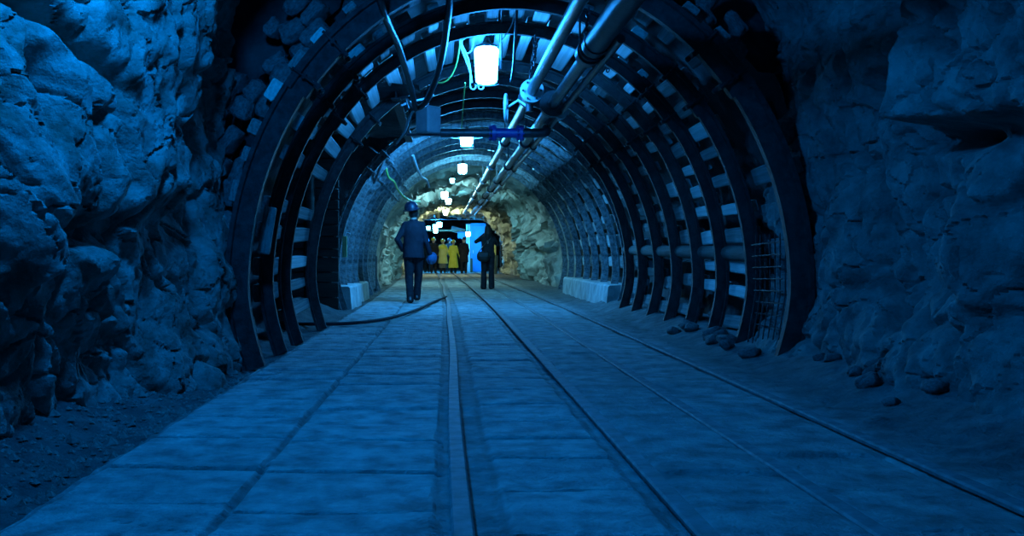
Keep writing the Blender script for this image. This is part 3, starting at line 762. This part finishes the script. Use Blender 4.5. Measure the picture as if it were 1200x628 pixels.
# chains
def chain(px0, py0, px1, py1, d, n, label, name='chain'):
    a, c = at(px0, py0, d), at(px1, py1, d); b = MB(); t = (c-a).normalized(); L = (c-a).length/n*.72
    s1 = t.cross(Vector((0,1,0))).normalized()
    for k in range(n):
        m = a.lerp(c, (k+.5)/n); w_ = s1 if k % 2 else Vector((0,1,0))
        b.tube([m+t*L*math.cos(q)+w_*L*.5*math.sin(q) for q in (2*math.pi*i/12 for i in range(13))], .0075, 6)
    return single(b, name, 'pipe', label, 'chain')
chain(631, 36, 621, 92, 9.5, 11, 'rusty chain hanging behind the leftmost roof pipe above the disc flange')
chain(627, 42, 626, 76, 9.2, 7, 'shorter chain doubled beside the leftmost roof pipe')
chain(690, 8, 684, 62, 7.9, 10, 'chain holding the thickest roof pipe')
chain(716, 58, 712, 84, 9.6, 6, 'short chain hanging right of the thin roof pipe')
# yellow strip
t = thing('marker_strip', 'pale yellow marker strip fixed upright on the left far arch leg', 'sign', at(404, 300, 15.05))
b = MB(); b.box(at(404, 289, 15.05), (.075, .02, .34), bev=.006); b.build('board', 'sign', t)
b = MB(); b.tube([at(404, 277, 15.05), at(406, 272, 15.08), at(411, 274, 15.1)], .008, 6); b.build('hook', 'wire', t)
b = MB(); b.tube([at(441, 338, 20.0), at(441, 300, 20.0)], .015, 8); b.tube([at(441, 338, 20.0), at(441,338,20)+Vector((0,0,-.06))], .05, 8)
single(b, 'post', 'pipe_dark', 'thin dark post standing by the left far arches behind the kerb', 'post')

# ================================================================== PEOPLE
def limb_hand(b, wrist, dirv, side, palm, curl=.5, k=1.0):
    """palm, four unequal bent fingers, thumb from the side of the palm"""
    d = Vector(dirv).normalized(); n = Vector(palm).normalized(); n = (n-d*n.dot(d)).normalized(); s = d.cross(n)*side
    w0 = Vector(wrist); pc = w0+d*.045*k
    rot = Matrix((s, d, n)).transposed()
    b.ell(pc, .040*k, .052*k, .017*k, 14, 10, rot)
    for i, (o, L) in enumerate(((-.028,.062),(-.010,.074),(.009,.070),(.027,.055))):
        p0 = w0+d*.08*k+s*o*k; a1 = curl*.6; a2 = curl*1.3
        p1 = p0+(d*math.cos(a1)+n*math.sin(a1))*L*.5*k; p2 = p1+(d*math.cos(a2)+n*math.sin(a2))*L*.5*k
        b.caps([p0-d*.02*k, p0, p1, p2], [.010*k,.0095*k,.0088*k,.0075*k], 8)
    t0 = w0+d*.03*k-s*.034*k; t1 = t0+(d*.7-s*.6+n*.3)*.038*k; t2 = t1+(d*.9-s*.1+n*.5).normalized()*.032*k
    b.caps([t0, t1, t2], [.013*k,.0105*k,.0085*k], 8)
def person(label, x, d, H, pose, wear, voxel=.011):
    k = H/1.75; g = Vector((x, d, floor_fn(x, d)[0]))
    def V(p): return g+Vector(p)*k
    P = dict(hip=(0,0,.93), chest=(0,.0,1.30), neck=(0,.0,1.47), head=(0,.015,1.625),
             shL=(-.15,0,1.41), elL=(-.24,-.03,1.13), haL=(-.25,.05,.88), shR=(.15,0,1.41), elR=(.24,-.03,1.13), haR=(.25,.05,.88),
             hjL=(-.09,0,.90), knL=(-.10,.02,.49), anL=(-.10,-.02,.085), hjR=(.09,0,.90), knR=(.10,.02,.49), anR=(.10,-.02,.085))
    P.update(pose); J = {a: V(p) for a, p in P.items() if isinstance(p, tuple) and a[:2] not in ("hd", "pa")}
    t = thing('person', label, 'person', g)
    b = MB()
    hd = J['head']
    b.ell(hd, .076*k, .092*k, .112*k, 18, 14); b.ell(hd+Vector((0,.025,-.055))*k, .055*k, .062*k, .065*k)         # skull, jaw
    b.ell(hd+Vector((0,.098,-.018))*k, .013*k, .020*k, .026*k, 10, 8); b.ell(hd+Vector((0,.082,.028))*k, .055*k, .014*k, .014*k, 10, 8)   # nose, brow
    b.ell(hd+Vector((0,.086,-.058))*k, .024*k, .010*k, .010*k, 10, 8)                                             # lips
    for s in (-1,1): b.ell(hd+Vector((s*.077,-.005,-.01))*k, .012*k, .022*k, .034*k, 10, 8)                       # ears
    b.caps([J['neck']-Vector((0,0,.03))*k, hd-Vector((0,.01,.06))*k], [.058*k,.055*k])
    b.caps([J['hip'], J['hip'].lerp(J['chest'],.5), J['chest'], J['neck']-Vector((0,0,.05))*k], [.125*k,.118*k,.13*k,.07*k])
    for s in 'LR':
        b.caps([J['chest'].lerp(J['sh'+s], .6)+Vector((0,0,.05))*k, J['sh'+s], J['el'+s], J['ha'+s]], [.06*k,.055*k,.04*k,.027*k])
        b.caps([J['hj'+s], J['kn'+s], J['an'+s]], [.088*k,.055*k,.038*k])
        b.caps([J['an'+s]-Vector((0,.03,.03))*k, J['an'+s]+Vector((0,.13,-.05))*k], [.034*k,.028*k])
        dv = P.get('hd'+s) or (J['ha'+s]-J['el'+s])
        limb_hand(b, J['ha'+s], dv, 1 if s == 'R' else -1, P.get('pa'+s, (-1 if s == 'R' else 1, .2, 0)), P.get('cu'+s, .6), k)
    remesh(b, 'body', 'skin', min(voxel, .008) if voxel < .012 else voxel, t, smooth=2)
    for s in (-1, 1):
        e = MB(); e.ell(hd+Vector((s*.032,.083,.008))*k, .012*k, .010*k, .009*k, 10, 8); e.build('eye', 'white_paint', t)
    # trousers
    b = MB(); fl = wear.get('flare', 1.0)
    for s in 'LR':
        lo = J['an'+s]+Vector((0,0,-.03))*k
        b.caps([J['hj'+s]+Vector((0,0,.04))*k, J['kn'+s], J['kn'+s].lerp(lo,.55), lo], [.108*k,.078*k,.070*k*(.5+.5*fl),.066*k*fl])
    b.ell(J['hip'], .165*k, .125*k, .13*k)
    remesh(b, 'trousers', wear.get('trousers','trouser'), voxel*1.2, t, fold=.007*k)
    for s in 'LR':
        b = MB(); a = J['an'+s]; tilt = P.get('toe'+s, 0)
        f0 = a+Vector((0,-.055,-.045))*k; f1 = a+Vector((0,.17,-.052+tilt))*k
        b.caps([f0, f0.lerp(f1,.5), f1], [.040*k,.042*k,.034*k]); b.caps([a+Vector((0,-.02,-.0))*k, f0], [.045*k,.04*k])
        b.sub(lambda v: Vector((v.x, v.y, max(v.z, min(g.z, a.z-.085*k)+.0))))
        remesh(b, 'shoe', 'shoe', .010, t, smooth=2)
    # jacket or coat: torso loft and sleeves
    top = J['neck']; hip = J['hip']; hem = wear['hem']; b = MB(); rs = []
    wd = wear.get('wide', 1.0); hw = wear.get('hemw', .19)
    prof_ = [(1.50,.060,.065),(1.475,.082,.072),(1.45,.125,.085),(1.415,.165,.10),(1.36,.182,.12),(1.30,.187,.13),(1.15,.180,.128),(1.02,.178,.128)]
    zz = [p for p in prof_ if p[0] > hem+.03]; zz.append((hem, hw, hw*.72))
    if hem < .85: zz.insert(-1, ((1.02+hem)/2, lerp(.178, hw, .5), lerp(.128, hw*.72, .5)))
    for z, rx, ry in zz:
        sx = lerp(0, P['neck'][0], (z-.93)/.55); sy = lerp(0, P['neck'][1], (z-.93)/.55)
        rs.append([V((sx+rx*wd*math.copysign(abs(math.cos(q))**.85, math.cos(q)), sy+ry*wd*math.copysign(abs(math.sin(q))**.85, math.sin(q)), z)) for q in (2*math.pi*i/24 for i in range(24))])
    b.rings([r[::-1] for r in rs][::-1])
    for s in 'LR':
        cu = J['el'+s].lerp(J['ha'+s], .93)
        b.caps([J['sh'+s]+Vector((.05 if s == 'L' else -.05, 0, .0))*k, J['sh'+s], J['sh'+s].lerp(J['el'+s],.5), J['el'+s], cu], [.078*k*wd,.074*k*wd,.062*k*wd,.056*k*wd,.044*k*wd])
    remesh(b, wear.get('name','jacket'), wear['coat'], voxel*1.1, t, fold=.008*k)
    b = MB(); b.tube([top+Vector((0,0,-.03))*k, top+Vector((0,.0,.045))*k], [.088*k,.074*k], 18); b.tube([top+Vector((0,0,-.03))*k, top+Vector((0,.0,.045))*k], [.080*k,.066*k], 18)
    b.build('collar', wear.get('collar', wear['coat']), t)
    if wear.get('cape'):
        b = MB(); rs = []
        for z, rx, ry in ((1.475,.09,.085),(1.44,.185,.115),(1.37,.235,.15),(1.27,.245,.165),(1.265,.235,.155)):
            rs.append([V((rx*math.cos(q), ry*math.sin(q), z+.012*math.sin(q*5))) for q in (2*math.pi*i/28 for i in range(28))])
        b.rings(rs); b.build('cape', wear['cape'], t)
    if wear.get('belt'):
        b = MB(); b.rings([[V((rx*math.cos(q), rx*.74*math.sin(q), z)) for q in (2*math.pi*i/28 for i in range(28))] for z, rx in ((1.0,.19),(1.0,.198),(1.04,.198),(1.04,.19))]); b.build('belt', wear['belt'], t)
    if wear.get('skirt'):
        b = MB(); rs = [[V((rx*math.cos(q)*(1+.03*math.sin(6*q)), rx*.75*math.sin(q)*(1+.03*math.sin(6*q)), z)) for q in (2*math.pi*i/28 for i in range(28))] for z, rx in ((.9,.15),(.6,.19),(.26,.205),(.265,.19))]
        b.rings(rs); b.build('skirt', wear['skirt'], t)
    if wear.get('helmet'):
        hs = wear.get('hsize', 1.0); off = Vector(wear.get('hoff', (0,-.005,.035)))*k; tilt = Euler(wear.get('htilt', (0,0,0))).to_matrix(); b = MB()
        helmet(b, hd+off, hs*k, tilt); h_ = b.build('helmet', wear['helmet'], t)
    if wear.get('hair'):
        b = MB(); b.ell(hd+Vector((0,-.012,.018))*k, .088*k, .098*k, .112*k, 18, 14)
        b.sub(lambda v: v if v.y < hd.y+.05*k or v.z > hd.z+.05*k else Vector((v.x, hd.y+.05*k, v.z)))
        if wear['hair'] > .1:
            b.caps([hd+Vector((0,-.055,0))*k, hd+Vector((0,-.09,-.12))*k, hd+Vector((.0,-.10,-wear['hair']))*k], [.085*k,.088*k,.045*k])
            for q in range(7): b.caps([hd+Vector((-.06+.02*q,-.07,-.05))*k, hd+Vector((-.075+.025*q,-.115,-.15))*k, hd+Vector((-.06+.02*q,-.115,-wear['hair']-.02*(q%3)))*k], [.03*k,.028*k,.010*k], 8)
        remesh(b, 'hair', 'hair', voxel, t, smooth=2)
    return t, V
def helmet(b, c, k, tilt=Matrix.Identity(3)):
    rs = []
    for z, r in ((-.008,.155),(.0,.158),(.008,.125),(.05,.122),(.09,.105),(.118,.075),(.132,.035),(.135,.004)):
        rs.append([c+tilt@Vector((r*.90*math.cos(q), r*1.08*math.sin(q)+(.02 if r > .15 and math.sin(q) > 0 else 0), z))*k for q in (2*math.pi*i/24 for i in range(24))])
    b.rings(rs)
    b.tube([c+tilt@Vector((0, .118*math.cos(q), .03+.112*math.sin(q)))*k for q in frange(.25, math.pi-.25, 10)], .012*k, 6)

# the man in the navy suit
t, V = person('person in navy suit and dark helmet walking away at the left, hand on hip', -.585, 17.2, 1.78,
    dict(shL=(-.145,0,1.39), elL=(-.29,-.06,1.13), haL=(-.19,.06,.94), hdL=(.6,.5,-.3), paL=(1,0,0), shR=(.145,0,1.39), elR=(.225,-.03,1.10), haR=(.30,.06,.86), cuR=1.0,
         head=(.00,.01,1.60), neck=(.0,0,1.45), hjL=(-.085,0,.90), knL=(-.08,.03,.48), anL=(-.06,-.05,.085), hjR=(.085,0,.90), knR=(.085,.12,.49), anR=(.055,.16,.12), toeR=.03),
    dict(coat='suit', trousers='trouser', hem=.80, hemw=.20, helmet='helm_navy', hsize=1.12, hoff=(-.035,-.03,.075), htilt=(.15,-.12,0), hair=.08), .010)
hp = V((.325, .08, .79)); b = MB(); helmet(b, hp, .66, Euler((R(100), .3, 0)).to_matrix())
o = single(b, 'helmet', 'helm_carry', 'shiny blue helmet carried in the right hand of the navy-suited person', 'helmet')
# the woman with the camera
wx, wd_ = 1.10, 24.4
t, V = person('person with long dark hair in dark clothes, raising a camera, right of the rails', wx, wd_, 1.66,
    dict(shL=(-.145,0,1.39), elL=(-.315,.10,1.29), haL=(-.085,.235,1.50), hdL=(.7,.3,.5), paL=(.3,.9,0), shR=(.145,0,1.39), elR=(.27,.12,1.20), haR=(.085,.235,1.48), hdR=(-.6,.3,.6), paR=(-.3,.9,0), cuL=1.2, cuR=1.2,
         anL=(-.115,0,.085), anR=(.105,-.02,.085), knL=(-.10,.03,.49), knR=(.10,.02,.49)),
    dict(coat='black', trousers='trouser', hem=.86, hemw=.185, hair=.30, flare=1.35, wide=.97), .010)
c = V((0, .30, 1.585)); b = MB(); b.box(c, (.13,.05,.08), bev=.008); b.tube([c+Vector((0,.02,0)), c+Vector((0,.09,0))], .033, 14); b.box(c+Vector((0,0,.048)), (.05,.04,.02), bev=.006)
single(b, 'camera', 'shoe', 'small black camera held up to the face of the long-haired person', 'camera')
c = V((-.13, -.16, .88)); t = thing('handbag', 'black shoulder bag at the left hip of the person raising a camera', 'bag', c-Vector((0,0,.14)))
b = MB(); b.ell(c, .17, .075, .14, 18, 12); b.sub(lambda v: c+Vector((math.copysign(abs((v-c).x/.17)**.7*.165, (v-c).x), (v-c).y, math.copysign(abs((v-c).z/.14)**.75*.135, (v-c).z)))); b.build('bag_body', 'shoe', t)
b = MB(); b.box(c+Vector((0,-.055,.05)), (.28,.05,.14), bev=.02); b.build('flap', 'shoe', t)
b = MB(); b.tube(spline([c+Vector((-.14,.0,.08)), V((-.14,-.13,1.15)), V((.05,-.15,1.35)), V((.13,-.06,1.475)), V((.12,.08,1.42))], 8), .012, 6); b.build('strap', 'shoe', t)
# the far group
FV = .018
def fx(px, d): return (px-VX)/F*d
armd = dict(elL=(-.23,.0,1.14), haL=(-.20,.12,.93), elR=(.23,.0,1.14), haR=(.20,.12,.93))
person('person in pale yellow caped raincoat and yellow helmet, left one of the yellow pair', fx(519,45.6), 45.6, 1.62, dict(elL=(-.28,.02,1.16), haL=(-.24,.12,.95), elR=(.24,.02,1.16), haR=(.20,.14,.96)),
    dict(coat='cream', name='raincoat', hem=.50, hemw=.25, wide=1.05, cape='yellow', belt='cream', helmet='helm_yellow', skirt='greycloth'), FV)
person('person in plain bright yellow raincoat and yellow helmet, right one of the yellow pair', fx(531.3,45.6), 45.6, 1.60, dict(elL=(-.24,.02,1.14), haL=(-.20,.12,.95), elR=(.27,-.02,1.12), haR=(.33,.04,.88)),
    dict(coat='yellow', name='raincoat', hem=.30, hemw=.27, wide=1.05, belt='yellow', helmet='helm_yellow'), FV)
person('person in long black coat and black helmet, right of the yellow raincoats', fx(543.6,45.2), 45.2, 1.70, armd, dict(coat='black', name='coat', hem=.55, hemw=.22, wide=1.05, helmet='helm_black'), FV)
person('person in black coat and yellow helmet, left of the yellow raincoats', fx(508.0,45.4), 45.4, 1.68, armd, dict(coat='black', name='coat', hem=.50, hemw=.22, wide=1.05, helmet='helm_yellow'), FV)
px_ = fx(500.5, 47.0)
t, V = person('person in dark coat and blue helmet, half hidden behind the navy-suited person', px_, 47.0, 1.68, armd, dict(coat='black', name='coat', hem=.6, hemw=.21, helmet='helm_blue'), FV)
c = V((-.27, .12, .74)); b = MB(); b.box(c, (.22,.10,.22), bev=.03); b.tube([c+Vector((-.06,0,.10)), c+Vector((-.04,0,.19)), c+Vector((.04,0,.19)), c+Vector((.06,0,.10))], .010, 6)
single(b, 'bag', 'red', 'small red bag carried by the blue-helmeted person at the far left', 'bag')
person('person in dark clothes and dark helmet seen between the two yellow raincoats', fx(526.5, 47.6), 47.6, 1.72, armd, dict(coat='suit', hem=.8, helmet='helm_navy'), FV)

# ================================================================== FAR FITTINGS
t = thing('steel_door', 'tall bright blue steel door at the right of the end hall', 'door', (1.72, 49.3, 0))
b = MB(); b.box((1.72, 49.35, 1.22), (.66,.08,2.44), bev=.01); b.build('door_leaf', 'door_blue', t)
for dx in (-.36, .36):
    b = MB(); b.box((1.72+dx, 49.3, 1.26), (.07,.16,2.52), bev=.01); b.build('jamb', 'door_blue', t)
b = MB(); b.box((1.72, 49.3, 2.5), (.8,.16,.09), bev=.01); b.build('lintel', 'door_blue', t)
b = MB(); b.box((1.45, 49.26, 1.05), (.03,.05,.16), bev=.006); b.build('handle', 'white_paint', t)
b = MB(); b.box((1.20, 49.45, 1.25), (.22,.10,2.5), bev=.01)
for k in range(3): b.box((1.13+.07*k, 49.38, 1.25), (.02,.04,2.5), bev=.004)
single(b, 'wall_panel', 'white_paint', 'narrow pale ribbed panel left of the blue steel door', 'panel')
b = MB(); b.box((.86, 50.2, 1.95), (.42,.08,.36), bev=.02); b.box((.86,50.14,1.95),(.36,.03,.04)); single(b, 'notice_board', 'door_blue', 'blue board above the black-coated person in the end hall', 'board')
b = MB(); b.box((1.32, 47.6, .36), (.12,.05,.72), Euler((R(-8),0,0)).to_matrix(), bev=.01); single(b, 'board', 'brown', 'brown board leaning beside the black-coated person', 'board')
b = MB(); b.box((-.3, 49.8, 2.18), (3.6,.10,.09), bev=.01); single(b, 'beam', 'brown', 'thin horizontal beam across the end hall below the lamps', 'beam')
b = MB(); b.box((.75, 51.5, 2.22), (.9,.5,.04), Euler((R(35), R(14), 0)).to_matrix(), bev=.01); single(b, 'roof_sheet', 'white_paint', 'pale sloping sheet under the roof of the end hall', 'sheet')
b = MB(); b.box((.0, 47.0, 2.82), (4.6,.5,.35), bev=.02); single(b, 'lintel_beam', 'dark_metal', 'deep dark beam at the mouth of the end hall', 'beam')
b = MB(); b.tube([(2.25,43.6,0),(2.25,43.6,.05),(2.25,43.6,.80),(2.25,43.6,.84)], [.15,.16,.20,.205], 18); b.tube([(2.25,43.6,.80),(2.25,43.6,.86)], .215, 18)
single(b, 'barrel', 'bin_green', 'grey-green bin standing behind the person raising a camera', 'bin')
b = MB(); b.box((2.28, 43.7, 1.12), (.16,.06,.5), bev=.02); single(b, 'padded_sack', 'cream', 'yellowish sack standing on the grey-green bin', 'sack')
t = thing('pole', 'pale upright pole with a short cross handle by the right rock', 'pole', (2.68, 42.0, 0))
b = MB(); b.tube([(2.68,42,-.02),(2.66,42,2.15)], .035, 10); b.build('shaft', 'white_paint', t)
b = MB(); b.tube([(2.42,42,1.08),(2.85,42,1.10)], .025, 8); b.build('cross_handle', 'pipe_dark', t)
